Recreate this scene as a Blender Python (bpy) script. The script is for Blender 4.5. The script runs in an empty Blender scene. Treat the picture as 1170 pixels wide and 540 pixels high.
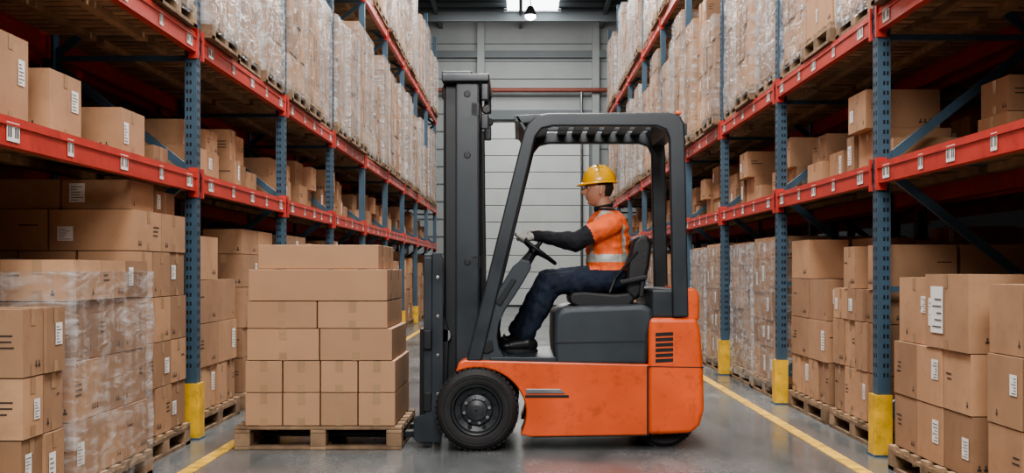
import bpy, bmesh, math, random
from mathutils import Vector, Matrix, noise
R = random.Random(7)
scene = bpy.context.scene
try:
    scene.view_settings.view_transform = 'AgX'
    scene.view_settings.look = 'AgX - Medium High Contrast'
except Exception as e:
    print(e)
COL = scene.collection

# ------------------------------------------------------------------ materials
MATS = {}
def mat(name, col, rough=.5, metal=0., var=.12, ns=6., bump=0., bs=40., island=0., rvar=.08, coat=0., spec=.5, bd=.01, dirt=0.):
    m = bpy.data.materials.new(name); m.use_nodes = True
    nt = m.node_tree; N = nt.nodes; L = nt.links
    b = N['Principled BSDF']
    b.inputs['Roughness'].default_value = rough
    b.inputs['Metallic'].default_value = metal
    b.inputs['Specular IOR Level'].default_value = spec
    if coat: b.inputs['Coat Weight'].default_value = coat; b.inputs['Coat Roughness'].default_value = .2
    tc = N.new('ShaderNodeTexCoord')
    no = N.new('ShaderNodeTexNoise'); no.inputs['Scale'].default_value = ns; no.inputs['Detail'].default_value = 5
    L.new(tc.outputs['Object'], no.inputs['Vector'])
    mr = N.new('ShaderNodeMapRange'); mr.inputs['From Min'].default_value = .3; mr.inputs['From Max'].default_value = .7
    mr.inputs['To Min'].default_value = 1-var; mr.inputs['To Max'].default_value = 1+var
    L.new(no.outputs['Fac'], mr.inputs['Value'])
    val = mr.outputs['Result']
    def mul(a,b_):
        mu = N.new('ShaderNodeMath'); mu.operation = 'MULTIPLY'; L.new(a, mu.inputs[0]); L.new(b_, mu.inputs[1]); return mu.outputs[0]
    if island:
        g = N.new('ShaderNodeNewGeometry')
        m2 = N.new('ShaderNodeMapRange'); m2.inputs['To Min'].default_value = 1-island; m2.inputs['To Max'].default_value = 1+island
        L.new(g.outputs['Random Per Island'], m2.inputs['Value']); val = mul(val, m2.outputs['Result'])
    if dirt:
        n3 = N.new('ShaderNodeTexNoise'); n3.inputs['Scale'].default_value = 11; n3.inputs['Detail'].default_value = 9; n3.inputs['Roughness'].default_value=.75
        L.new(tc.outputs['Object'], n3.inputs['Vector'])
        m3 = N.new('ShaderNodeMapRange'); m3.inputs['From Min'].default_value=.36; m3.inputs['From Max'].default_value=.48; m3.inputs['To Min'].default_value=1-dirt; m3.inputs['To Max'].default_value=1
        L.new(n3.outputs['Fac'], m3.inputs['Value']); val = mul(val, m3.outputs['Result'])
    vm = N.new('ShaderNodeVectorMath'); vm.operation = 'SCALE'; vm.inputs[0].default_value = col[:3]
    L.new(val, vm.inputs['Scale']); L.new(vm.outputs['Vector'], b.inputs['Base Color'])
    r2 = N.new('ShaderNodeMapRange'); r2.inputs['To Min'].default_value = max(.02, rough-rvar); r2.inputs['To Max'].default_value = min(1, rough+rvar)
    L.new(no.outputs['Fac'], r2.inputs['Value']); L.new(r2.outputs['Result'], b.inputs['Roughness'])
    if bump:
        n2 = N.new('ShaderNodeTexNoise'); n2.inputs['Scale'].default_value = bs; n2.inputs['Detail'].default_value = 4
        L.new(tc.outputs['Object'], n2.inputs['Vector'])
        bp = N.new('ShaderNodeBump'); bp.inputs['Strength'].default_value = bump; bp.inputs['Distance'].default_value = bd
        L.new(n2.outputs['Fac'], bp.inputs['Height']); L.new(bp.outputs['Normal'], b.inputs['Normal'])
    MATS[name] = m
    return m
mat('cardboard', (.39,.228,.132), .75, var=.12, ns=3, bump=.2, bs=10, island=.32, dirt=.10)
mat('cardboard_clean', (.43,.255,.15), .7, var=.06, ns=3, island=.10, bump=.1, bs=10)
mat('tape', (.40,.26,.155), .25, var=.1)
mat('ink', (.05,.035,.03), .8)
mat('label', (.80,.80,.78), .6, var=.05)
mat('wood', (.27,.18,.11), .85, var=.35, ns=9, island=.35, dirt=.3)
mat('deck', (.33,.22,.13), .85, var=.3, ns=7, island=.3)
mat('rack_blue', (.050,.098,.145), .42, var=.15, ns=4, island=.05, dirt=.15)
mat('rack_red', (.52,.052,.038), .36, var=.16, ns=5, dirt=.2)
mat('rack_yellow', (.76,.46,.05), .5, var=.2, ns=10, dirt=.35)
mat('hole', (.008,.01,.012), .9)
mat('fk_orange', (.78,.128,.036), .36, var=.14, ns=3, coat=.2, dirt=.22, rvar=.14)
mat('fk_dark', (.026,.034,.042), .38, var=.2, ns=5, bump=.05, bs=200, rvar=.14)
mat('fk_hood', (.034,.045,.055), .48, var=.18, ns=5, bump=.1, bs=300, rvar=.14)
mat('fk_black', (.012,.014,.017), .45, var=.2)
mat('steel', (.35,.36,.37), .35, metal=1., var=.15)
mat('rubber', (.018,.018,.019), .65, var=.35, bump=.2, bs=60)
mat('rim', (.035,.04,.045), .38, dirt=.2)
mat('seat_black', (.016,.016,.018), .5, bump=.15, bs=120)
mat('hivis', (.90,.17,.055), .75, var=.14, ns=14, bump=.7, bs=16, bd=.02)
mat('reflective', (.46,.48,.44), .4, var=.15)
mat('sleeve', (.016,.018,.024), .85, bump=.6, bs=18, bd=.02)
mat('pants', (.014,.022,.044), .85, bump=.6, bs=16, var=.25, bd=.02)
mat('skin', (.52,.27,.18), .5, var=.06, ns=20)
mat('hair', (.03,.018,.012), .7)
mat('helmet', (.88,.45,.02), .28, var=.03, coat=.5)
mat('glove', (.58,.57,.54), .8, bump=.3)
mat('boot', (.014,.014,.015), .4)
mat('white', (.8,.8,.78), .4)
mat('wall', (.33,.355,.355), .6, var=.08, ns=1.2)
mat('door', (.58,.61,.60), .45, var=.06, ns=1.2)
mat('side_wall', (.16,.18,.19), .7, var=.1, ns=1)
mat('trim_dark', (.12,.13,.14), .5)
mat('pipe_red', (.22,.06,.04), .5)
mat('ceiling', (.07,.08,.09), .8, var=.1, ns=1)
mat('line', (.72,.44,.07), .5, var=.35, ns=9, dirt=.5)
def emis(name, col, s):
    m = bpy.data.materials.new(name); m.use_nodes = True
    b = m.node_tree.nodes['Principled BSDF']
    b.inputs['Emission Color'].default_value = (*col,1); b.inputs['Emission Strength'].default_value = s
    MATS[name] = m
emis('lamp_glow', (1,.97,.92), 12); emis('sky_glow', (.92,.97,1), 5)
def floor_mat():
    m = bpy.data.materials.new('concrete'); m.use_nodes = True
    N = m.node_tree.nodes; L = m.node_tree.links; b = N['Principled BSDF']
    tc = N.new('ShaderNodeTexCoord')
    n1 = N.new('ShaderNodeTexNoise'); n1.inputs['Scale'].default_value = .9; n1.inputs['Detail'].default_value = 9; n1.inputs['Roughness'].default_value=.65
    mp = N.new('ShaderNodeMapping'); mp.inputs['Scale'].default_value = (1.6,.5,1)
    L.new(tc.outputs['Object'], mp.inputs['Vector']); L.new(mp.outputs['Vector'], n1.inputs['Vector'])
    cr = N.new('ShaderNodeValToRGB')
    e = cr.color_ramp.elements; e[0].position=.32; e[0].color=(.085,.095,.10,1); e[1].position=.7; e[1].color=(.20,.21,.212,1)
    L.new(n1.outputs['Fac'], cr.inputs['Fac'])
    n2 = N.new('ShaderNodeTexNoise'); n2.inputs['Scale'].default_value = 25; n2.inputs['Detail'].default_value=6
    L.new(tc.outputs['Object'], n2.inputs['Vector'])
    mx = N.new('ShaderNodeMix'); mx.data_type='RGBA'; mx.blend_type='OVERLAY'; mx.inputs['Factor'].default_value=.4
    L.new(cr.outputs['Color'], mx.inputs['A']); L.new(n2.outputs['Fac'], mx.inputs['B']); L.new(mx.outputs['Result'], b.inputs['Base Color'])
    mr = N.new('ShaderNodeMapRange'); mr.inputs['From Min'].default_value=.3; mr.inputs['From Max'].default_value=.7
    mr.inputs['To Min'].default_value=.12; mr.inputs['To Max'].default_value=.32
    L.new(n1.outputs['Fac'], mr.inputs['Value']); L.new(mr.outputs['Result'], b.inputs['Roughness'])
    bp = N.new('ShaderNodeBump'); bp.inputs['Strength'].default_value=.05; L.new(n2.outputs['Fac'], bp.inputs['Height']); L.new(bp.outputs['Normal'], b.inputs['Normal'])
    MATS['concrete'] = m
floor_mat()
def wrap_mat(name, lo, hi):
    m = bpy.data.materials.new(name); m.use_nodes = True
    N = m.node_tree.nodes; L = m.node_tree.links; b = N['Principled BSDF']; out = N['Material Output']
    b.inputs['Base Color'].default_value = (.78,.80,.82,1); b.inputs['Roughness'].default_value = .14
    b.inputs['Coat Weight'].default_value=.6
    tc = N.new('ShaderNodeTexCoord'); mp = N.new('ShaderNodeMapping'); mp.inputs['Scale'].default_value=(1.4,1.4,5); mp.inputs['Rotation'].default_value=(.22,.18,0)
    n = N.new('ShaderNodeTexNoise'); n.inputs['Scale'].default_value=3.; n.inputs['Detail'].default_value=6; n.inputs['Distortion'].default_value=1.1
    L.new(tc.outputs['Object'], mp.inputs['Vector']); L.new(mp.outputs['Vector'], n.inputs['Vector'])
    mp2 = N.new('ShaderNodeMapping'); mp2.inputs['Scale'].default_value=(6,6,1)
    n2 = N.new('ShaderNodeTexNoise'); n2.inputs['Scale'].default_value=2.; n2.inputs['Detail'].default_value=3
    L.new(tc.outputs['Object'], mp2.inputs['Vector']); L.new(mp2.outputs['Vector'], n2.inputs['Vector'])
    ad = N.new('ShaderNodeMath'); ad.operation='MULTIPLY_ADD'; ad.inputs[1].default_value=.6
    mu = N.new('ShaderNodeMath'); mu.operation='MULTIPLY'; mu.inputs[1].default_value=.4
    L.new(n2.outputs['Fac'], mu.inputs[0]); L.new(n.outputs['Fac'], ad.inputs[0]); L.new(mu.outputs[0], ad.inputs[2])
    mr = N.new('ShaderNodeMapRange'); mr.inputs['From Min'].default_value=.46; mr.inputs['From Max'].default_value=.66
    mr.inputs['To Min'].default_value=lo; mr.inputs['To Max'].default_value=hi
    L.new(ad.outputs[0], mr.inputs['Value'])
    bp = N.new('ShaderNodeBump'); bp.inputs['Strength'].default_value=.8; bp.inputs['Distance'].default_value=.04
    L.new(ad.outputs[0], bp.inputs['Height']); L.new(bp.outputs['Normal'], b.inputs['Normal']); L.new(bp.outputs['Normal'], b.inputs['Coat Normal'])
    t = N.new('ShaderNodeBsdfTransparent'); t.inputs['Color'].default_value=(.96,.97,.98,1); ms = N.new('ShaderNodeMixShader')
    L.new(mr.outputs['Result'], ms.inputs[0]); L.new(t.outputs[0], ms.inputs[1]); L.new(b.outputs[0], ms.inputs[2]); L.new(ms.outputs[0], out.inputs['Surface'])
    MATS[name] = m
wrap_mat('wrap', .08, .52)
wrap_mat('wrap_milky', .22, .80)

# ------------------------------------------------------------------ mesh builder
class MB:
    def __init__(s): s.v=[]; s.f=[]; s.m=[]; s.mats=[]
    def mi(s, name):
        if name not in s.mats: s.mats.append(name)
        return s.mats.index(name)
    def box(s, c, d, m, rot=None):
        x,y,z = d[0]/2,d[1]/2,d[2]/2; i=len(s.v); c=Vector(c)
        for a in [(-x,-y,-z),(x,-y,-z),(x,y,-z),(-x,y,-z),(-x,-y,z),(x,-y,z),(x,y,z),(-x,y,z)]:
            p = Vector(a)
            if rot is not None: p = rot @ p
            s.v.append(tuple(c+p))
        k = s.mi(m)
        for f in [(0,3,2,1),(4,5,6,7),(0,1,5,4),(1,2,6,5),(2,3,7,6),(3,0,4,7)]:
            s.f.append(tuple(i+a for a in f)); s.m.append(k)
    def beam(s, a, b, w, h, m):
        a=Vector(a); b=Vector(b); d=b-a
        rot = d.to_track_quat('X','Z').to_matrix()
        s.box((a+b)/2, (d.length,w,h), m, rot)
    def quad(s, pts, m):
        i=len(s.v); s.v += [tuple(p) for p in pts]; s.f.append(tuple(range(i,i+len(pts)))); s.m.append(s.mi(m))
    def rings(s, rings, m, cap=True, close=False):
        i=len(s.v); n=len(rings[0]); k=s.mi(m)
        for r in rings: s.v += [tuple(p) for p in r]
        R_=len(rings)
        for a in range(R_ if close else R_-1):
            b=(a+1)%R_
            for j in range(n):
                j2=(j+1)%n
                s.f.append((i+a*n+j,i+a*n+j2,i+b*n+j2,i+b*n+j)); s.m.append(k)
        if cap and not close:
            s.f.append(tuple(i+j for j in reversed(range(n)))); s.m.append(k)
            s.f.append(tuple(i+(R_-1)*n+j for j in range(n))); s.m.append(k)
    def cap(s, p0, p1, r0, r1, m, seg=14):
        p0=Vector(p0); p1=Vector(p1); d=(p1-p0)
        if d.length<1e-6: d=Vector((0,0,1e-4))
        dn=d.normalized(); q=dn.to_track_quat('Z','X').to_matrix(); rs=[]
        for t in (-89,-60,-30,0): rs.append((p0+dn*r0*math.sin(math.radians(t)), r0*math.cos(math.radians(t))))
        for t in (0,30,60,89): rs.append((p1+dn*r1*math.sin(math.radians(t)), r1*math.cos(math.radians(t))))
        s.rings([[c+q@Vector((r*math.cos(2*math.pi*j/seg), r*math.sin(2*math.pi*j/seg),0)) for j in range(seg)] for c,r in rs], m)
    def tube(s, pts, r, m, seg=10):
        for a,b in zip(pts,pts[1:]): s.cap(a,b,r,r,m,seg)
    def cyl(s, p0, p1, r0, m, r1=None, seg=24):
        p0=Vector(p0); p1=Vector(p1); q=(p1-p0).to_track_quat('Z','X').to_matrix(); r1=r0 if r1 is None else r1
        s.rings([[c+q@Vector((r*math.cos(2*math.pi*j/seg), r*math.sin(2*math.pi*j/seg),0)) for j in range(seg)] for c,r in((p0,r0),(p1,r1))], m)
    def lathe_y(s, c, prof, m, seg=48, cap=False):
        s.rings([[Vector(c)+Vector((r*math.cos(2*math.pi*j/seg), y, r*math.sin(2*math.pi*j/seg))) for j in range(seg)] for r,y in prof], m, cap=cap)
    def ell(s, c, r, m, seg=20, rg=12, rot=None):
        rs=[]
        for a in range(rg+1):
            t=-math.pi/2*.995+math.pi*.995*a/rg
            ring=[]
            for j in range(seg):
                p=Vector((r[0]*math.cos(t)*math.cos(2*math.pi*j/seg), r[1]*math.cos(t)*math.sin(2*math.pi*j/seg), r[2]*math.sin(t)))
                if rot is not None: p=rot@p
                ring.append(Vector(c)+p)
            rs.append(ring)
        s.rings(rs, m)
    def prism(s, pts, y0, y1, m):
        i=len(s.v); n=len(pts); k=s.mi(m)
        s.v += [(x,y0,z) for x,z in pts]+[(x,y1,z) for x,z in pts]
        s.f.append(tuple(i+j for j in range(n))); s.m.append(k)
        s.f.append(tuple(i+n+j for j in reversed(range(n)))); s.m.append(k)
        for j in range(n):
            j2=(j+1)%n; s.f.append((i+j2,i+j,i+n+j,i+n+j2)); s.m.append(k)
    def mesh(s, name):
        me=bpy.data.meshes.new(name); me.from_pydata(s.v,[],s.f)
        for n in s.mats: me.materials.append(MATS[n])
        me.polygons.foreach_set('material_index', s.m); me.update()
        bm=bmesh.new(); bm.from_mesh(me); bmesh.ops.recalc_face_normals(bm, faces=bm.faces); bm.to_mesh(me); bm.free()
        return me
    def obj(s, name, loc=(0,0,0), parent=None, bevel=0, smooth=False, seg=2):
        return place(s.mesh(name), name, loc, parent, bevel, smooth, seg)
def place(me, name, loc=(0,0,0), parent=None, bevel=0, smooth=False, seg=2, rz=0):
    o=bpy.data.objects.new(name, me); COL.objects.link(o); o.location=loc; o.rotation_euler[2]=rz
    if parent:
        o.parent=parent; o.matrix_parent_inverse=Matrix.Translation(parent.location).inverted()
    if bevel:
        b=o.modifiers.new('bevel','BEVEL'); b.width=bevel; b.segments=seg; b.limit_method='ANGLE'; b.angle_limit=math.radians(35)
    if smooth or bevel:
        for p in me.polygons: p.use_smooth=True
    if bevel:
        w=o.modifiers.new('wn','WEIGHTED_NORMAL'); w.keep_sharp=True
    return o
def empty(name, loc):
    o=bpy.data.objects.new(name,None); COL.objects.link(o); o.location=loc; o.empty_display_size=.2; return o
def remesh(mb, name, vox, smooth_it=4):
    me=mb.mesh(name+'_src'); o=bpy.data.objects.new(name+'_tmp',me); COL.objects.link(o)
    r=o.modifiers.new('r','REMESH'); r.mode='VOXEL'; r.voxel_size=vox
    sm=o.modifiers.new('s','SMOOTH'); sm.factor=.5; sm.iterations=smooth_it
    dg=bpy.context.evaluated_depsgraph_get(); dg.update()
    new=bpy.data.meshes.new_from_object(o.evaluated_get(dg)); new.name=name
    bpy.data.objects.remove(o)
    for p in new.polygons: p.use_smooth=True
    return new

# ------------------------------------------------------------------ room shell
YB=37.; CEIL=9.; XW=8.5; Y0=-4.
b=MB(); b.box((0,(YB+Y0)/2,-.05),(2*XW,YB-Y0,.1),'concrete'); b.obj('floor')
b=MB(); b.box((0,YB+.1,CEIL/2),(2*XW,.2,CEIL),'wall'); b.obj('wall_back')
b=MB()
for z in [i*.55 for i in range(1,16)]: b.box((0,YB-.01,z),(2*XW,.03,.03),'side_wall')
for x in (-6.,-3.4,-1.25,2.35,4.6,6.8): b.box((x,YB-.1,CEIL/2),(.22,.2,CEIL),'wall')
b.box((0,YB-.12,7.9),(2*XW,.14,.22),'side_wall')
b.obj('trim_1')
b=MB(); b.tube([(-XW+.2,YB-.3,6.75),(XW-.2,YB-.3,6.75)],.07,'pipe_red'); b.tube([(1.9,YB-.3,6.75),(1.9,YB-.3,.5)],.04,'steel'); b.obj('wall_pipe')
b=MB()
for i in range(11): b.box((.5,YB-.12,.3+i*.52),(3.3,.1,.505),'door')
b.box((.5,YB-.1,6.0),(3.6,.16,.3),'side_wall')
for x in (-1.22,2.2): b.box((x,YB-.1,3.),(.14,.16,6),'side_wall')
b.obj('door_1', bevel=.01)
for sx,n in ((-1,'wall_left'),(1,'wall_right')):
    b=MB(); b.box((sx*(XW+.1),(YB+Y0)/2,CEIL/2),(.2,YB-Y0,CEIL),'side_wall'); b.obj(n)
b=MB(); b.box((0,Y0-.1,CEIL/2),(2*XW,.2,CEIL),'wall'); b.obj('wall_front')
b=MB(); b.box((0,(YB+Y0)/2,CEIL+.1),(2*XW,YB-Y0,.2),'ceiling')
for i in range(40):
    y=Y0+.5+i*1.03; b.box((0,y,CEIL-.06),(2*XW,.08,.12),'side_wall')
for y in (7,14,21,28,35.):
    b.box((0,y,CEIL-.15),(2*XW,.2,.04),'side_wall'); b.box((0,y,CEIL-.3),(2*XW,.03,.3),'side_wall'); b.box((0,y,CEIL-.45),(2*XW,.2,.04),'side_wall')
for x in (-5,-2.5,0,2.5,5): b.box((x,(YB+Y0)/2,CEIL-.2),(.1,YB-Y0,.16),'side_wall')
b.obj('ceiling')
b=MB(); b.box((.35,33.6,CEIL-.14),(1.5,2.6,.04),'sky_glow')
b.box((.35,32.25,CEIL-.14),(1.7,.1,.1),'white'); b.box((.35,34.95,CEIL-.14),(1.7,.1,.1),'white')
b.obj('window_1')
b=MB(); b.cyl((.26,31.5,CEIL),(.26,31.5,8.15),.015,'trim_dark'); b.cyl((.26,31.5,8.2),(.26,31.5,7.95),.07,'steel',.2); b.ell((.26,31.5,7.93),(.15,.15,.1),'lamp_glow'); b.obj('pendant_lamp')
for x in (-1.90,1.95):
    b=MB(); b.box((x,(YB+Y0)/2-2,.002),(.085,YB-Y0-6,.004),'line'); b.obj('floor_line_marking')
b=MB()
for y in (6.,12.,18.,24.,30.): b.box((0,y,.0008),(2*XW,.008,.0016),'hole')
b.obj('floor_joint')

# ------------------------------------------------------------------ pallet / cartons
def pallet(b, w, d, z=0, h=.14, cx=0, cy=0):
    n=max(5,int(d/.16))
    for i in range(n):
        y=cy-d/2+.05+i*(d-.1)/(n-1); b.box((cx,y,z+h-.011),(w,.095,.022),'wood')
    for i in range(3):
        x=cx-w/2+.05+i*(w-.1)/2
        b.box((x,cy,z+h-.033),(.1,d,.021),'wood')
        b.box((x,cy,z+.011),(.1,d,.022),'wood')
        for j in range(3): b.box((x,cy-d/2+.06+j*(d-.12)/2,z+.022+(h-.066)/2),(.1,.12,h-.066),'wood')
    for yy in (cy-d/2+.05,cy+d/2-.05): b.box((cx,yy,z+.0115),(w,.095,.0222),'wood')
def face_pts(ax,sg,c,u0,u1,z0,z1,s,e=.0015):
    if ax==0:
        x=c[0]+sg*(s[0]/2+e); return [(x,c[1]+u0,c[2]+z0),(x,c[1]+u1,c[2]+z0),(x,c[1]+u1,c[2]+z1),(x,c[1]+u0,c[2]+z1)]
    y=c[1]+sg*(s[1]/2+e); return [(c[0]+u0,y,c[2]+z0),(c[0]+u1,y,c[2]+z0),(c[0]+u1,y,c[2]+z1),(c[0]+u0,y,c[2]+z1)]
def carton(b, c, s, r, m='cardboard', deco=True, top=True, sides=((0,1),(0,-1),(1,-1),(1,1))):
    b.box(c,s,m)
    H=s[2]/2
    if top: 
        z=c[2]+H+.0015; w=.025
        if s[0]>=s[1]: b.quad([(c[0]-s[0]/2,c[1]-w,z),(c[0]+s[0]/2,c[1]-w,z),(c[0]+s[0]/2,c[1]+w,z),(c[0]-s[0]/2,c[1]+w,z)],'tape')
        else: b.quad([(c[0]-w,c[1]-s[1]/2,z),(c[0]+w,c[1]-s[1]/2,z),(c[0]+w,c[1]+s[1]/2,z),(c[0]-w,c[1]+s[1]/2,z)],'tape')
    for ax,sg in sides:
        U=(s[1] if ax==0 else s[0])/2
        if (ax==0)==(s[0]>=s[1]):
            b.quad(face_pts(ax,sg,c,-.024,.024,H-.07,H,s),'tape'); b.quad(face_pts(ax,sg,c,-.024,.024,-H,-H+.05,s),'tape')
        if not deco: continue
        q=r.random()
        if q<(.30 if ax==0 else .16) and U>.09:
            lw=r.uniform(.06,.10); lh=r.uniform(.08,.15); lh=min(lh,H*1.3); u=r.choice((-1,1))*(U-lw/2-.03)*.9; z=r.uniform(-.3,.4)*(H-lh/2)
            b.quad(face_pts(ax,sg,c,u-lw/2,u+lw/2,z-lh/2,z+lh/2,s,.0025),'label')
            for k in range(6): b.quad(face_pts(ax,sg,c,u-lw*.4,u+lw*(-.1+.5*r.random()),z-lh*.4+k*lh*.14,z-lh*.4+k*lh*.14+lh*.03,s,.0035),'ink')
        if q>.25:
            u=r.choice((-1,1))*(U*.6); k0=r.choice((1,2,3))
            for k in range(k0):
                uu=u+(k-1)*.032
                if abs(uu)<U-.02:
                    b.quad(face_pts(ax,sg,c,uu-.010,uu+.010,-H*.75,-H*.75+.012,s),'ink'); b.quad(face_pts(ax,sg,c,uu-.004,uu+.004,-H*.75+.014,-H*.75+.028,s),'ink')
            if r.random()<.5:
                u=-u; 
                for k in range(r.choice((1,2,3))): b.quad(face_pts(ax,sg,c,u-U*.25,u+U*.25*r.random(),H*.2-k*.025,H*.2-k*.025+.007,s),'ink')
def load(name, W, D, H, seed, wrap=None, pal=True, nyo=(2,3,4), nxo=(2,3), hs=(.2,.34), gaps=True, topskip=.3, deco=True):
    r=random.Random(seed); b=MB(); z=0
    if pal: pallet(b,W+.04,D+.04); z=.142
    lay=0; nx=r.choice(nxo); ny=r.choice(nyo); h=r.uniform(*hs); 
    while z+h*.6<H:
        if z+h>H: h=H-z
        last = z+h*1.6>=H
        cw=W/nx; cd=D/ny
        for i in range(nx):
            for j in range(ny):
                if last and gaps and not wrap and r.random()<topskip: continue
                if 0<i<nx-1 and 0<j<ny-1 and not last: continue
                jx=r.uniform(-.009,.009); jy=r.uniform(-.006,.006)
                sd=[]
                if i==0: sd.append((0,-1))
                if i==nx-1: sd.append((0,1))
                if j==0: sd.append((1,-1))
                if j==ny-1: sd.append((1,1))
                carton(b,(-W/2+cw*(i+.5)+jx,-D/2+cd*(j+.5)+jy,z+h/2),(cw-.014,cd-.014,h-.005),r,sides=sd,top=last,deco=deco)
        z+=h; lay+=1
        if r.random()<.5: nx=r.choice(nxo); ny=r.choice(nyo); h=r.uniform(*hs)
    if wrap:
        n=44; rings=[]
        def rr(t,z,g):
            a=2*math.pi*t; cx,sy=math.cos(a),math.sin(a)
            k=1/max(abs(cx),abs(sy)); return Vector((cx*k*(W/2+g), sy*k*(D/2+g),z))
        zz=.06
        while zz<z+.03:
            g=.014+r.uniform(0,.010); rings.append([rr((j+.5)/n,min(zz,z+.008),g+r.uniform(0,.006)) for j in range(n)]); zz+=.09
        b.rings(rings,wrap,cap=False)
        i=len(b.v); b.v.append((0,0,z+.012)); k=b.mi(wrap); last=i-n
        for j in range(n): b.f.append((last+j,last+(j+1)%n,i)); b.m.append(k)
    me=b.mesh(name); me['top']=z
    return me
def group(name, seed, D=1.1):
    r=random.Random(seed); b=MB(); y=-D/2
    while y<D/2-.2:
        w=r.uniform(.28,.5); w=min(w,D/2-y); dx=r.uniform(.35,.5)
        if w<.15: break
        z=0
        for k in range(r.choice((1,1,2,2,3))):
            h=r.uniform(.16,.30)
            if z+h>.66: break
            carton(b,(r.uniform(-.05,.05)+.05,y+w/2,z+h/2),(dx,w-.02,h),r); 
            if r.random()<.6: carton(b,(.6,y+w/2,z+h/2),(.4,w-.02,h),r)
            z+=h+.001
        y+=w+r.uniform(.0,.12)
    return b.mesh(name)

# ------------------------------------------------------------------ racks
L1,L2,L3=1.82,2.76,5.1
XF=2.2; XBK=3.25
LEFTP=[1.9,4.78,8.03,11.0,13.8,16.6,19.4,22.2,25.,27.8,30.6]
RIGHTP=[1.7,4.5,7.3,10.12,12.92,15.7,18.5,21.3,24.1,26.9,29.7]
def rack(sg, P, xf, xb, name, detail=True):
    b=MB()
    X=lambda v: v*sg
    for p in P:
        for k,x in enumerate((xf,xb)):
            xc=x+(.04 if k==0 else -.04)
            b.box((X(xc),p,3.6),(.08,.10,7.2),'rack_blue')
            b.box((X(xc),p,.006),(.14,.16,.012),'rack_blue')
            if k==0 and detail:
                for i in range(int(5.0/.06) if p<15 else 0):
                    z=.5+i*.06
                    for dy in (-.022,.022): b.box((X(x),p+dy,z),(.003,.012,.026),'hole')
                    b.box((X(xc),p-.05,z),(.012,.003,.026),'hole'); b.box((X(xc)+.022*sg,p-.05,z),(.012,.003,.026),'hole')
                b.box((X(x-.014),p,.19),(.018,.13,.38),'rack_yellow'); b.box((X(x+.035),p-.063,.19),(.10,.016,.38),'rack_yellow'); b.box((X(x+.035),p+.063,.19),(.10,.016,.38),'rack_yellow')
        z=.25; fl=1
        while z<6.6:
            b.box((X((xf+xb)/2),p,z),(xb-xf-.1,.035,.035),'rack_blue')
            a=(X(xf+.07),p,z+.02); c=(X(xb-.07),p,z+.74)
            if fl==0: a=(X(xb-.07),p,z+.02); c=(X(xf+.07),p,z+.74)
            b.beam(a,c,.03,.055,'rack_blue'); z+=.78; fl=1-fl
    for a,c in zip(P,P[1:]):
        for z in (L1,L2,L3):
            for k,x in enumerate((xf-.005,xb-.045)):
                b.box((X(x+.025),(a+c)/2,z-.075),(.05,c-a-.1,.13),'rack_red')
                b.box((X(x+.019),(a+c)/2,z-.045),(.052,c-a-.1,.01),'rack_red')
                for e in (a+.065,c-.065):
                    b.box((X(x+.02),e,z-.08),(.066,.03,.2),'rack_red')
            n=int((c-a-.1)/.125)
            for i in range(n):
                b.box((X((xf+xb)/2),a+.11+i*(c-a-.22)/(n-1),z-.02+.008),(xb-xf-.12,.095,.02),'deck')
            for dx in (.35,.7): b.box((X(xf+dx),(a+c)/2,z-.045),(.06,c-a-.14,.045),'deck')
            if detail:
                for q,wd in ((a+.30,.13),(a+.95,.075),((a+c)/2+.1,.12),(c-.85,.075),(c-.24,.13)):
                    x=X(xf-.0085); b.quad([(x,q-wd/2,z-.118),(x,q+wd/2,z-.118),(x,q+wd/2,z-.035),(x,q-wd/2,z-.035)],'label')
                    for j in range(5):
                        if j==2: continue
                        xx=X(xf-.0095); yy=q-wd*.36+j*wd*.18; b.quad([(xx,yy-wd*.05,z-.10),(xx,yy+wd*.05,z-.10),(xx,yy+wd*.05,z-.055),(xx,yy-wd*.05,z-.055)],'ink')
    b.obj(name)
rack(-1,LEFTP,XF,XBK,'pallet_rack'); rack(1,RIGHTP,XF,XBK,'pallet_rack')
rack(-1,LEFTP,3.4,4.45,'pallet_rack',False); rack(1,RIGHTP,3.4,4.45,'pallet_rack',False)

FL=[load('floor_load',1.0,1.15,h,100+i,wrap=w) for i,(h,w) in enumerate([(1.5,None),(1.35,None),(1.55,None),(1.45,'wrap'),(1.5,'wrap_milky'),(1.45,None)])]
TL=[load('tall_load',1.02,.95,h,200+i,wrap=w,hs=(.22,.33),deco=(i%2==0)) for i,(h,w) in enumerate([(1.6,'wrap'),(1.85,'wrap_milky'),(1.35,'wrap'),(1.95,'wrap'),(1.65,None),(1.75,'wrap_milky'),(1.45,'wrap_milky'),(1.8,'wrap')])]
GR=[group('box_group',300+i) for i in range(7)]
def fill(sg,P,xc,first_floor=0,back=False):
    for bi,(a,c) in enumerate(zip(P,P[1:])):
        if c<4: continue
        span=c-a-.16
        if bi>=first_floor:
            for k in range(2):
                y=a+.08+span*(.25+.5*k); me=R.choice(FL)
                if not back and y<9.8: me=R.choice((FL[0],FL[1],FL[5]))
                if sg>0 and not back and 10.2<y<15: me=FL[4] if k else FL[3]
                n='shrink_wrapped_pallet_load' if me in (FL[3],FL[4]) else 'pallet_of_cardboard_boxes'
                place(me,n,(sg*(xc+.04+R.uniform(-.02,.03)),y+R.uniform(-.03,.03),0),rz=R.choice((0,math.pi)))
        for k in range(2):
            if not(bi==1 and not back): place(R.choice(GR),'cardboard_box_group',(sg*(xc-.15),a+.08+span*(.25+.5*k),L1),rz=0 if sg>0 else math.pi)
        for lz in (L2,L3):
            for k in range(3):
                if back and (k+bi)%2: continue
                me=R.choice(TL); o=place(me,'shrink_wrapped_pallet_load',(sg*(xc-.02+R.uniform(-.04,.04)),a+.08+span*((k+.5)/3),lz),rz=R.choice((0,math.pi)))
                o.scale[1]=R.uniform(.80,.88)
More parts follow.
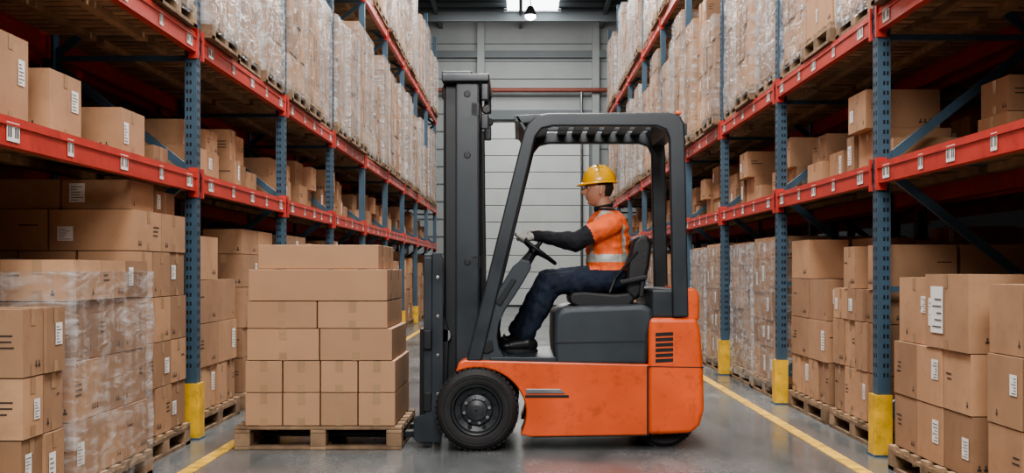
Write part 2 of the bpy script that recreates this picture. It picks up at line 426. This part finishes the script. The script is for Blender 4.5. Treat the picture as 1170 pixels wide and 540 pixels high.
fill(-1,LEFTP,2.72,2); fill(1,RIGHTP,2.72,2)
fill(-1,LEFTP,3.93,0,True); fill(1,RIGHTP,3.93,0,True)
def put(name,x0,x1,y0,y1,H,seed,**k):
    me=load(name,x1-x0-.04,y1-y0-.04,H,seed,**k); return place(me,name,((x0+x1)/2,(y0+y1)/2,0))
put('pallet_of_cardboard_boxes',-3.15,-2.04,4.86,5.34,1.05,11,nyo=(2,),nxo=(3,),hs=(.26,.34),topskip=0)
put('shrink_wrapped_pallet_load',-3.2,-2.08,5.5,6.65,1.2,12,wrap='wrap',nyo=(3,),nxo=(3,),hs=(.26,.3))
o=put('pallet_of_cardboard_boxes',-3.25,-2.19,6.75,7.8,1.5,13,nyo=(2,3),nxo=(2,3),hs=(.22,.32),topskip=0)
r=random.Random(5)
def shelf(items,z,name='cardboard_box_group'):
    b=MB()
    for it in items:
        x,y,w,d,h=it[:5]; zb=it[5] if len(it)>5 else 0
        carton(b,(x,y,zb+h/2),(w,d,h),r)
    return b.obj(name,(0,0,z+.002))
shelf([(-2.92,7.03,.5,.45,.17),(-2.46,7.03,.40,.42,.17),(-2.48,7.5,.42,.42,.14)],o.data['top'])
put('pallet_of_cardboard_boxes',2.12,3.15,4.62,5.42,1.10,21,nyo=(2,),nxo=(3,),hs=(.26,.34),topskip=0)
o=put('pallet_of_cardboard_boxes',2.13,3.2,5.62,6.82,.88,22,nyo=(3,),nxo=(3,),hs=(.3,.36),topskip=0)
g=shelf([(2.46,5.95,.62,.60,.38),(2.48,6.52,.6,.50,.36),(2.98,6.2,.36,.8,.34)],o.data['top'])
b=MB(); b.quad([(2.146,5.98,0),(2.146,6.16,0),(2.146,6.16,.24),(2.146,5.98,.24)],'label')
for k in range(5): b.quad([(2.144,6.0,.03+k*.035),(2.144,6.13-.03*(k%3),.03+k*.035),(2.144,6.13-.03*(k%3),.036+k*.035),(2.144,6.0,.036+k*.035)],'ink')
lb=b.obj('shipping_label',(0,0,o.data['top']+.08)); lb.parent=g; lb.matrix_parent_inverse=Matrix.Translation(g.location).inverted()
shelf([(-2.62,5.35,.6,.38,.40),(-2.55,6.05,.42,.42,.33),(-2.5,6.95,.42,.42,.26),(-2.5,7.6,.35,.3,.12),(-3.0,6.3,.4,.5,.45),(-3.0,7.2,.4,.6,.4)],L1)
shelf([(2.93,6.75,.45,.42,.21),(2.93,6.75,.42,.40,.2,.215),(3.0,6.15,.34,.5,.36),(3.02,5.4,.32,.5,.3)],L1)

# ------------------------------------------------------------------ hero load on forks
b=MB(); PX0,PX1=-1.80,-.79
pallet(b,PX1-PX0+.06,.96,cx=(PX0+PX1)/2,cy=7.99,h=.15)
r2=random.Random(3)
z=.152
def row(x0,x1,n,h,dy=0,nd=2,D=.94):
    global z
    w=(x1-x0)/n
    for i in range(n):
        for j in range(nd):
            d=D/nd
            carton(b,(x0+w*(i+.5),7.52+dy+d*(j+.5)+r2.uniform(-.004,.004),z+h/2),(w-.007,d-.006,h-.004),r2,m='cardboard_clean',deco=False,sides=((1,-1),(0,1),(0,-1)) )
    z+=h
row(-1.765,-.80,4,.212); row(-1.765,-.80,4,.205); row(-1.755,-.82,2,.205); row(-1.755,-.85,2,.175); row(-1.745,-.85,1,.205); row(-1.69,-.91,1,.158,.03,2,.88)
b.obj('pallet_of_cardboard_boxes',bevel=.004,seg=2)

# ------------------------------------------------------------------ forklift
S=179.2
def bp(*pts): return [((x-595)/S, 1.15-(y-308)/S) for x,y in pts]
YN,YF=7.5,8.6; YM=8.05
fk=empty('forklift',(.3,YM,0))
def part(b,name,**k): return b.obj(name,parent=fk,**k)
arch=[(545+56*math.cos(math.radians(a)),472-52*math.sin(math.radians(a))) for a in range(-28,118,8)]
b=MB(); b.prism(bp((524,414),(531,411),(742,416),(742,497),(607,499),*arch),YN,YN+.30,'fk_orange')
part(b,'chassis_side_near',bevel=.012)
b=MB(); b.prism(bp((524,414),(531,411),(742,416),(742,497),(607,499),*arch),YF-.30,YF,'fk_orange')
part(b,'chassis_side_far',bevel=.012)
b=MB(); b.prism(bp((560,420),(740,420),(740,494),(609,494),(604,450)),YN+.29,YF-.29,'fk_black'); b.prism(bp((520,435),(560,435),(560,470),(520,470)),YN+.3,YF-.3,'fk_black'); part(b,'chassis_core')
b=MB(); b.prism(bp((741,363),(797,363),(801,380),(804,420),(805,468),(800,486),(790,495),(741,497)),YN,YF,'fk_orange'); part(b,'counterweight',bevel=.03,seg=4)
b=MB(); b.prism(bp((781,328),(795,329),(800,336),(800,366),(781,366)),YN+.02,YF-.02,'fk_orange'); part(b,'counterweight_top',bevel=.02,seg=4)
b=MB(); b.prism(bp((746,375),(772,374),(772,416),(746,418)),YN-.002,YN+.01,'fk_orange')
for i in range(6): b.prism(bp((749,380+i*6),(769,379+i*6),(769,383+i*6),(749,384+i*6)),YN-.005,YN+.01,'fk_black')
part(b,'vents')
b=MB(); b.prism(bp((601,444),(640,444),(646,449),(601,449)),YN-.008,YN+.02,'steel'); b.prism(bp((600,451),(650,451),(650,454),(600,454)),YN-.004,YN+.02,'fk_black'); part(b,'step_plate',bevel=.002)
b=MB(); b.prism(bp((739,418),(741,418),(741,497),(739,497)),YN-.003,YN+.05,'fk_black'); b.prism(bp((608,492),(741,490),(741,498),(608,500)),YN+.01,YF-.01,'fk_black'); 
b.prism(bp((741,418),(804,419),(804,420),(741,419)),YN-.0015,YN+.05,'fk_black'); part(b,'seams')
b=MB(); b.prism(bp((633,362),(639,354),(652,351),(735,348),(746,352),(748,364),(743,380),(740,418),(634,418),(632,390)),YN+.01,YF-.01,'fk_hood'); part(b,'seat_hood',bevel=.035,seg=4)
b=MB(); b.prism(bp((635,391),(738,389),(738,390.5),(635,392.5)),YN+.007,YN+.02,'fk_black'); part(b,'hood_seam')
b=MB(); b.prism(bp((745,330),(782,330),(783,364),(745,364)),YN+.05,YF-.05,'fk_dark'); part(b,'rear_shroud',bevel=.02,seg=3)
b=MB(); b.prism(bp((560,408),(636,408),(636,420),(560,420)),YN+.01,YF-.01,'fk_dark'); part(b,'floor_plate',bevel=.006)
CW=bp((533,414),(541,388),(556,352),(575,322),(586,304),(596,296),(606,298),(607,306),(598,322),(588,338),(577,354),(570,370),(568,385),(570,398),(577,409),(577,416),(533,416))
b=MB(); b.prism(CW,YN+.03,YN+.22,'fk_hood'); b.prism(CW,YF-.22,YF-.03,'fk_hood')
b.prism(bp((533,414),(541,388),(556,352),(575,330),(583,338),(564,362),(556,380),(558,414)),YN+.2,YF-.2,'fk_hood')
b.prism(bp((572,330),(594,298),(604,298),(600,318),(586,338)),YN+.2,YF-.2,'fk_dark')
part(b,'front_cowl',bevel=.018,seg=3)
b=MB(); b.prism(bp((549,394),(555,387),(562,389),(564,400),(557,404),(549,402)),YN+.015,YN+.035,'fk_black'); b.prism(bp((566,346),(585,318),(590,320),(572,350)),YN+.02,YN+.035,'fk_black'); part(b,'cowl_pocket',bevel=.004)
G=bp((533,412),(598,152),(603,141),(613,132),(626,129),(764,128),(776,131),(782,140),(783,160),(787,362),(769,362),(765,158),(761,148),(750,144),(632,144),(619,147),(612,156),(550,412))
b=MB(); b.prism(G,YN,YN+.07,'fk_dark'); b.prism(G,YF-.07,YF,'fk_dark'); part(b,'overhead_guard_frame',bevel=.012,seg=3)
b=MB()
b.prism(bp((588,131),(628,129),(628,136),(598,140),(588,138)),YN+.03,YF-.03,'fk_dark')
b.prism(bp((588,131),(592,131),(606,152),(602,155)),YN+.03,YF-.03,'fk_dark')
for x in [642+i*19 for i in range(6)]: b.prism(bp((x,131),(x+12,131),(x+12,134),(x,134)),YN+.05,YF-.05,'fk_dark')
b.prism(bp((757,130),(780,132),(781,148),(765,148)),YN+.05,YF-.05,'fk_dark')
for yy in (YN+.38,YF-.38): b.prism(bp((600,130),(770,129),(770,134),(600,135)),yy-.02,yy+.02,'fk_dark')
part(b,'overhead_guard_slats',bevel=.004)
b=MB(); b.prism(bp((779,139),(787,139),(787,152),(779,152)),YN+.08,YN+.18,'fk_dark'); b.prism(bp((773,126),(779,126),(779,130),(773,130)),YN+.02,YN+.1,'fk_orange'); part(b,'rear_lamp',bevel=.005)
def wheel(b,x,z,r,y,w,near=True):
    d=1 if near else -1
    prof=[(r*.60,y+d*.02),(r*.64,y+d*.004),(r*.70,y),(r*.78,y-d*.001),(r*.79,y-d*.005),(r*.81,y-d*.005),(r*.82,y-d*.001),(r*.86,y-d*.002),(r*.93,y+d*.008),(r*.98,y+d*.028),(r*.992,y+d*.05),(r*.992,y+d*(w-.05)),(r*.97,y+d*(w-.02)),(r*.88,y+d*w),(r*.6,y+d*w)]
    b.lathe_y((x,0,z),prof,'rubber',64)
    for k in range(44):
        a=2*math.pi*k/44; rot=Matrix.Rotation(-a,3,'Y')
        b.box(Vector((x,y+d*w*.5,z))+rot@Vector((r*.985,0,0)),(.018,w-.06,.024),'rubber',rot)
    b.lathe_y((x,0,z),[(r*.62,y+d*.012),(r*.60,y+d*.000),(r*.565,y+d*.006),(r*.53,y+d*.05),(r*.40,y+d*.062),(r*.36,y+d*.035),(r*.26,y+d*.028),(r*.24,y+d*.004),(r*.13,y-d*.004),(.005,y-d*.006)],'rim',48)
    b.cyl((x,y+d*(w-.03),z),(x,y+d*w,z),r*.62,'rim',seg=48)
    for k in range(8):
        a=2*math.pi*k/8+.2; c=Vector((x+r*.31*math.cos(a),y+d*.03,z+r*.31*math.sin(a))); b.cyl(c+Vector((0,.005*d,0)),c-Vector((0,.018*d,0)),.011,'steel',seg=6)
        c=Vector((x+r*.46*math.cos(a+.2),y+d*.052,z+r*.46*math.sin(a+.2))); b.cyl(c+Vector((0,.01*d,0)),c-Vector((0,.004*d,0)),.014,'fk_black',seg=12)
wx=(545-595)/S
b=MB(); wheel(b,wx,.262,.262,7.43,.2); part(b,'front_wheel_near')
b=MB(); wheel(b,wx,.262,.262,8.67,.2,False); part(b,'front_wheel_far')
b=MB(); wheel(b,(762-595)/S,.2,.2,7.62,.16); part(b,'rear_wheel_near')
b=MB(); wheel(b,(762-595)/S,.2,.2,8.48,.16,False); part(b,'rear_wheel_far')
b=MB(); b.cyl((wx,7.6,.262),(wx,8.5,.262),.07,'fk_black'); part(b,'front_axle')
# mast
b=MB()
for y0,sg in ((7.70,1),(8.40,-1)):
    b.box((-.35,y0+.012*sg,1.24),(.14,.024,2.36),'fk_dark')
    b.box((-.285,y0+.045*sg,1.24),(.022,.07,2.36),'fk_dark'); b.box((-.415,y0+.045*sg,1.24),(.022,.07,2.36),'fk_dark')
    b.box((-.455,y0+.07*sg,1.22),(.10,.03,2.30),'fk_black'); b.box((-.50,y0+.09*sg,1.22),(.02,.07,2.30),'fk_black')
    for zz in (.5,1.2,1.9,2.3): b.cyl((-.35,y0-.006*sg,zz),(-.35,y0+.01*sg,zz),.022,'fk_black')
part(b,'mast_rails',bevel=.004)
b=MB()
b.box((-.36,8.05,2.40),(.31,.80,.05),'fk_dark'); b.box((-.42,8.05,2.44),(.2,.6,.04),'fk_dark'); b.box((-.30,8.05,2.2),(.06,.7,.10),'fk_dark'); b.box((-.42,8.05,2.32),(.2,.55,.08),'fk_black')
b.box((-.30,8.05,1.2),(.05,.7,.09),'fk_dark'); b.box((-.30,8.05,.35),(.06,.7,.14),'fk_dark'); b.box((-.36,8.05,.1),(.2,.72,.06),'fk_dark')
for y in (7.72,8.38):
    b.box((-.235,y,2.32),(.05,.05,.12),'fk_dark'); b.box((-.235,y,2.12),(.05,.05,.10),'fk_dark'); b.cyl((-.225,y-.02,2.2),(-.225,y+.02,2.2),.03,'fk_black')
part(b,'mast_crossmembers',bevel=.008)
b=MB()
for y in (7.86,8.24):
    b.cyl((-.36,y,.15),(-.36,y,1.35),.035,'fk_black'); b.cyl((-.36,y,1.35),(-.36,y,2.3),.022,'steel')
    b.box((-.45,y,1.7),(.012,.03,1.25),'steel')
b.cyl((-.25,7.8,.62),(.0,7.8,.55),.03,'fk_black'); b.cyl((-.25,8.3,.62),(.0,8.3,.55),.03,'fk_black')
part(b,'mast_cylinders')
b=MB()
for y in (8.0,8.05,8.1):
    b.tube([(-.40,y,2.28),(-.33,y,2.33),(-.29,y,2.25),(-.285,y,1.3),(-.27,y,.6)],.012,'rubber')
b.tube([(-.25,7.73,2.05),(-.245,7.72,1.6),(-.24,7.73,1.2),(-.24,7.75,.9),(-.2,7.8,.65)],.013,'rubber')
part(b,'hydraulic_hoses')
b=MB()
for z in (.30,.70): b.box((-.60,8.05,z),(.05,.98,.12),'fk_black')
for y in (7.62,8.48): b.box((-.60,y,.62),(.055,.05,1.22),'fk_dark')
b.box((-.60,8.05,1.23),(.05,.90,.045),'fk_dark')
for y in (7.80,7.96,8.14,8.3): b.box((-.60,y,.97),(.025,.03,.52),'fk_dark')
for y in (7.72,8.38): b.prism([(-.58,.2),(-.49,.22),(-.47,.75),(-.52,.9),(-.58,.9)],y-.02,y+.02,'fk_black'); b.cyl((-.50,y-.02,.3),(-.50,y+.03,.3),.045,'steel'); b.cyl((-.50,y-.02,.72),(-.50,y+.03,.72),.045,'steel')
b.prism([(-.69,.06),(-.66,.04),(-.52,.04),(-.50,.1),(-.50,1.22),(-.52,1.26),(-.57,1.26),(-.575,.3),(-.62,.22),(-.69,.2)],7.57,7.60,'fk_dark')
for zz in (.35,.6,.85,1.1): b.cyl((-.535,7.573,zz),(-.535,7.563,zz),.014,'steel',seg=8)
part(b,'carriage_backrest',bevel=.006)
b=MB()
for y in (7.805,8.175):
    b.prism([(-1.72,.055),(-.70,.045),(-.645,.05),(-.625,.075),(-.625,.76),(-.665,.76),(-.668,.10),(-.70,.088),(-1.72,.072)],y-.05,y+.05,'fk_black')
part(b,'forks',bevel=.005)
# seat
T=167.
def op(x,y,dy=0.): return Vector(((x-595)/T, YM+dy, 1.15-(y-308)/T))
def opp(*pts): return [((x-595)/T,1.15-(y-308)/T) for x,y in pts]
b=MB(); b.prism(opp((648,338),(652,333),(664,332),(700,335),(716,333),(722,340),(716,349),(660,350),(650,346)),YM-.25,YM+.25,'seat_black'); part(b,'seat_cushion',bevel=.025,seg=4)
b=MB(); b.prism(opp((711,334),(714,300),(720,276),(728,269),(737,270),(741,280),(738,305),(730,335),(722,343)),YM-.23,YM+.23,'seat_black'); part(b,'seat_back',bevel=.03,seg=4)
b=MB(); b.prism(opp((662,349),(724,347),(724,357),(662,357)),YM-.2,YM+.2,'fk_black')
b.beam(op(704,322,-.28),op(734,316,-.28),.04,.03,'seat_black'); b.beam(op(730,318,-.26),op(728,338,-.26),.03,.03,'seat_black')
part(b,'seat_base',bevel=.006)
b=MB(); b.tube([op(724,288,-.235),op(700,318,-.20),op(694,333,-.22)],.010,'seat_black'); part(b,'seat_belt')
WC=op(612,284); WN=Vector((.6,0,.8)); E1=Vector((-.8,0,.6)); E2=Vector((0,-1,0)); WR=.165
b=MB(); n=40; rings=[]
for i in range(n):
    a=2*math.pi*i/n; u=E1*math.cos(a)+E2*math.sin(a); rings.append([WC+u*(WR+.013*math.cos(2*math.pi*j/10))+WN*.013*math.sin(2*math.pi*j/10) for j in range(10)])
b.rings(rings,'fk_black',close=True)
for a in (.5,2.6,4.7): u=E1*math.cos(a)+E2*math.sin(a); b.cap(WC-WN*.02,WC+u*WR,.014,.010,'fk_black')
b.cap(WC-WN*.03,WC,.035,.03,'fk_black'); b.cap(op(596,306),WC-WN*.03,.045,.03,'fk_dark')
b.cap(WC+E2*.12,WC+E2*.12+WN*.05,.012,.016,'fk_black')
part(b,'steering_wheel',smooth=True)
b=MB()
for i in range(3): p=op(604,300,.16+.05*i); b.cap(p,p+Vector((.05,0,.10)),.006,.006,'steel'); b.ell(p+Vector((.05,0,.10)),(.016,.016,.02),'fk_black')
p=op(600,304,-.2); b.cap(p,p+Vector((.03,0,.07)),.012,.01,'fk_black')
part(b,'control_levers',smooth=True)
b=MB(); b.beam((-.04,8.0,.60),(-.12,8.0,.70),.09,.012,'rubber'); b.beam((-.04,8.2,.60),(-.12,8.2,.70),.06,.012,'rubber'); part(b,'pedals')

# ------------------------------------------------------------------ operator
man=empty('forklift_operator',op(695,318))
def mpart(me,name,**k): return place(me,name,parent=man,**k)
b=MB()
def ring(x,y,hd,hw,tilt=0,n=28):
    c=op(x,y); out=[]
    for j in range(n):
        a=2*math.pi*j/n; ca,sa=math.cos(a),math.sin(a); p=2.4
        k=(abs(ca)**p+abs(sa)**p)**(-1/p)
        out.append(c+Vector((ca*k*hd/T, sa*k*hw, -ca*k*hd/T*tilt)))
    return out
b.rings([ring(696,331,15,.13),ring(696,326,21,.18),ring(695,313,23,.19),ring(693,300,22.5,.185),ring(693,288,22,.18),ring(692,274,22,.19,.05),ring(693,262,20,.195,.1),ring(694,252,17,.19,.15),ring(694,245,12,.14,.2),ring(692,240,10,.09,.2),ring(690,236,8,.062,.1)],'hivis')
bones=[]
def limb(kind,p0,p1,r0,r1):
    b.cap(p0,p1,r0,r1,'hivis',18); bones.append((kind,Vector(p0),Vector(p1),r0,r1))
limb('neck',op(691,240),op(686,224),.058,.055)
limb('torso',op(695,318),op(694,262),.15,.15)
for sg in (-1,1):
    sh=op(697,257,sg*.185)
    RA=WC+E1*WR*.72+E2*(-sg)*WR*.69
    el=op(656,276,sg*.245); wr=RA+Vector((.075,0,.022))
    if sg>0: el=op(660,277,.23)
    limb('clav',op(693,250,sg*.06),sh,.06,.068)
    limb('uarm',sh,el,.076,.058); limb('farm',el,wr,.056,.036)
    hip=op(694,318,sg*.10); kn=op(630,324,sg*.13); an=op(600,383,sg*.13)
    if sg>0: kn=op(625,320,.12); an=op(590,378,.13)
    limb('thigh',hip,kn,.100,.078); limb('shin',kn,an,.076,.054)
    limb('shin',kn+(an-kn)*.3,kn+(an-kn)*.5+Vector((.018,0,0)),.070,.064)
    limb('shin',kn+(an-kn)*.85,an+Vector((.006,0,.01)),.058,.062)
me=remesh(b,'body',.009,5)
for v,nrm in [(v,v.normal.copy()) for v in me.vertices]:
    c=v.co
    if c.z>op(0,240).z: continue
    w=noise.noise(Vector((c.x*11,c.y*11,c.z*26)))*.009+noise.noise(c*30)*.004
    if c.z<op(0,312).z: w=noise.noise(Vector((c.x*24,c.y*10,c.z*20)))*.011+noise.noise(c*34)*.004
    v.co=c+nrm*w
me.materials.clear()
for n in ['hivis','reflective','sleeve','pants','skin']: me.materials.append(MATS[n])
for p in me.polygons:
    c=p.center; best=None
    for kind,a,d,ra,rb in bones:
        ab=d-a; t=max(0,min(1,(c-a).dot(ab)/ab.length_squared)); ds=(c-(a+ab*t)).length-(ra+(rb-ra)*t)
        if kind=='torso': ds=max(ds,0)*.6
        if best is None or ds<best[0]: best=(ds,kind,t)
    k=best[1]; t=best[2]; m=0; py=308-(c.z-1.15)*T
    if k=='farm': m=2
    elif k=='uarm': m=2 if t>.62 else 0
    elif k in('thigh','shin'): m=3
    elif k=='neck': m=4 if py<238 else 2
    else:
        if py>309: m=3
        elif py<241: m=4 if py<238 else 2
        elif 291<py<299: m=1
        elif py<291 and .10<abs(c.y-YM)<.135: m=1
    if k=='thigh' and py<308 and c.x>op(672,0).x: m=0
    p.material_index=m
mpart(me,'body')
for sg in (-1,1):
    a_ang=math.atan2(.69*(-sg),.72); u=E1*math.cos(a_ang)+E2*math.sin(a_ang); t=(-E1*math.sin(a_ang)+E2*math.cos(a_ang))
    Pr=WC+u*WR; n_=WN; wr=Pr+Vector((.075,0,.022)); fw=u
    g=MB(); gm='glove'
    g.cap(wr+Vector((.03,0,.003)),wr,.042,.039,gm)
    for i in range(4):
        k=(i-1.5)*.022; base=Pr-fw*.025+t*k+n_*.022
        L=[.9,1.05,1.,.82][i]
        g.cap(wr+t*k*.5,base,.023,.014,gm)
        p1=base+fw*.038*L+n_*.004; p2=p1+fw*.012-n_*.030*L; p3=p2-fw*.026*L-n_*.010
        g.cap(base,p1,.012,.0108,gm); g.cap(p1,p2,.0108,.010,gm); g.cap(p2,p3,.010,.009,gm)
    s2=1 if t.y*sg<0 else -1
    b0=wr+t*s2*.022-n_*.004; q1=Pr-fw*.03+t*s2*.040-n_*.012; q2=Pr-fw*.004+t*s2*.032-n_*.022
    g.cap(b0,q1,.016,.012,gm); g.cap(q1,q2,.012,.010,gm)
    me=remesh(g,'glove',.0045,2); me.materials.clear(); me.materials.append(MATS['glove']); mpart(me,'glove_near' if sg<0 else 'glove_far')
for sg,(ax,ay) in ((-1,(601,384)),(1,(590,379))):
    g=MB(); dy=sg*.13; zf=.594
    an=op(ax,ay,dy)
    g.cap(an+Vector((0,0,.03)),Vector((an.x+.01,an.y,zf+.075)),.05,.048,'boot')
    g.ell((an.x+.02,an.y,zf+.052),(.06,.046,.052),'boot'); g.cap((an.x+.01,an.y,zf+.06),(an.x-.10,an.y,zf+.048),.052,.043,'boot'); g.ell((an.x-.13,an.y,zf+.042),(.062,.050,.040),'boot')
    me=remesh(g,'boot',.006,4); me.materials.clear(); me.materials.append(MATS['boot']); mpart(me,'boot_near' if sg<0 else 'boot_far')
    g=MB(); pts=[]
    for k in range(24):
        a=2*math.pi*k/24; ca,sa=math.cos(a),math.sin(a); pts.append((an.x-.058+.137*ca, an.y+sa*(.048-.006*ca)))
    g.rings([[Vector((x,y,zf)) for x,y in pts],[Vector((x,y,zf+.024)) for x,y in pts]],'fk_black'); mpart(g.mesh('sole'),'sole_near' if sg<0 else 'sole_far')
HC=op(685,216)
tilt=Matrix.Rotation(math.radians(-3),3,'Y')
def H(f,l,h): return HC+tilt@Vector((-f,l,h))
b=MB(); seg,rg=72,56; rings=[]
ga=lambda x,s: math.exp(-(x/s)**2)
for a in range(rg+1):
    th=-math.pi/2*.998+math.pi*.998*a/rg; ring_=[]
    for j in range(seg):
        ph=2*math.pi*j/seg; nf=math.cos(th)*math.cos(ph); nl=math.cos(th)*math.sin(ph); nh=math.sin(th)
        f=nf*.098; l=nl*.076; h=nh*.122
        if nh<0:
            l*=1-.30*(-nh)**1.5
            if nf<0: f*=1-.45*(-nh)**1.2
            else: f*=1.0+.10*(-nh)
            f+=.012*(-nh)
        if nf>0:
            fr=min(1,nf*1.6)
            d=.034*ga(l,.013)*ga(h+.018,.016)+.014*ga(l,.010)*ga(h-.006,.022)
            d+=.008*ga(h-.034,.012)*ga(l,.045)-.011*(ga(l-.031,.015)+ga(l+.031,.015))*ga(h-.015,.013)
            d+=.009*ga(l,.022)*(ga(h+.050,.006)+ga(h+.066,.007))-.005*ga(l,.026)*ga(h+.058,.004)
            d+=.014*ga(l,.022)*ga(h+.095,.016)-.006*ga(h+.078,.008)*ga(l,.03)
            f=f*(.94)+d*fr
        ring_.append(H(f,l,h)); 
    rings.append(ring_)
b.rings(rings,'skin')
me=b.mesh('head'); me.materials.append(MATS['hair'])
ti=tilt.inverted()
for p in me.polygons:
    q=ti@(p.center-HC); f,l,h=-q.x,q.y,q.z
    if (f<-.030 and h>-.050) or (h>.05) or (-.03<=f<.012 and h>.018 and abs(l)>.05): p.material_index=1
    p.use_smooth=True
mpart(me,'head')
b=MB()
for s in (-1,1):
    b.ell(H(-.006,s*.076,-.008),(.018,.008,.032),'skin',rot=Matrix.Rotation(.15,3,'Y')); b.ell(H(-.008,s*.083,-.004),(.009,.003,.018),'skin')
    b.ell(H(-.0,s*.078,-.034),(.010,.007,.010),'skin')
mpart(b.mesh('ears'),'ears',smooth=True)
b=MB()
for s in (-1,1):
    b.ell(H(.072,s*.031,.014),(.012,.012,.010),'white'); b.ell(H(.082,s*.032,.014),(.004,.005,.005),'ink')
    b.ell(H(.080,s*.031,.036),(.006,.018,.004),'hair'); b.ell(H(.076,s*.031,.0235),(.010,.014,.003),'skin')
mpart(b.mesh('eyes'),'eyes',smooth=True)
b=MB(); b.ell(H(.0905,0,-.0585),(.004,.020,.0018),'ink'); mpart(b.mesh('mouth'),'mouth',smooth=True)
b=MB(); rings=[]; n=48
for k in range(15):
    t=k/14*math.pi/2*.995; rings.append([H(-.002+.118*math.cos(t)*math.cos(a),.100*math.cos(t)*math.sin(a),.045+.118*math.sin(t)+(.007*ga(.100*math.cos(t)*math.sin(a),.018) if k>3 else 0)) for a in [2*math.pi*j/n for j in range(n)]])
b.rings(rings,'helmet')
rim=[]
for kk,(o_,z) in enumerate(((0,.052),(.5,.048),(1,.040),(1,.036),(.5,.043),(0,.044))):
    rr_=[]
    for j in range(n):
        a=2*math.pi*j/n; ext=.012+.030*max(0,math.cos(a))**1.5
        rr_.append(H(-.002+(.116+ext*o_)*math.cos(a),(.098+ext*o_*.8)*math.sin(a),z-.008*max(0,math.cos(a))*o_))
    rim.append(rr_)
b.rings(rim,'helmet',close=True)
mpart(b.mesh('hard_hat'),'hard_hat',smooth=True)
b=MB(); col=[]
for k,(e,z) in enumerate(((.0,0),(.006,.03),(-.002,.032),(-.006,0))):
    col.append([op(689.5,238)+Vector(((.062+e)*math.cos(a),(.066+e)*math.sin(a),z-.01+.012*math.cos(a))) for a in [2*math.pi*j/32 for j in range(32)]])
b.rings(col,'sleeve',close=True); mpart(b.mesh('collar'),'collar',smooth=True)

# ------------------------------------------------------------------ lights
def area(x,y,z,sx,sy,e,tgt=None,col=(1,.97,.93)):
    l=bpy.data.lights.new('ceiling_or_fill_light','AREA'); l.shape='RECTANGLE'; l.size=sx; l.size_y=sy; l.energy=e; l.color=col
    o=bpy.data.objects.new('ceiling_or_fill_light',l); COL.objects.link(o); o.location=(x,y,z)
    if tgt: o.rotation_euler=(Vector(tgt)-Vector((x,y,z))).to_track_quat('-Z','Y').to_euler()
for y,e in ((2.5,380),(8,500),(13.5,480),(19,440),(24.5,400),(29.5,220)): area(0,y,8.2,1.6,2.2,e)
area(0,-1.5,5.0,3.6,2.0,520,(0,8,.9),(1,.98,.96))  # unseen key light added behind the camera to brighten the forklift, no ceiling fixture
area(0,33.5,8.0,5,2,170,(0,36.5,3.))  # fill light added to brighten the back wall and door
for s in (-1,1): area(s*6.4,12,8.3,1.5,16,120)
w=bpy.data.worlds.new('world'); scene.world=w; w.use_nodes=True
w.node_tree.nodes['Background'].inputs[0].default_value=(.75,.85,1,1); w.node_tree.nodes['Background'].inputs[1].default_value=.3
cd=bpy.data.cameras.new('camera'); cam=bpy.data.objects.new('camera',cd); COL.objects.link(cam)
cam.location=(0,0,1.15); cam.rotation_euler=(math.radians(90),0,0)
cd.sensor_fit='HORIZONTAL'; cd.sensor_width=36; cd.lens=1344*36/1170; cd.shift_x=-10/1170; cd.shift_y=38/1170; cd.clip_end=200
scene.camera=cam
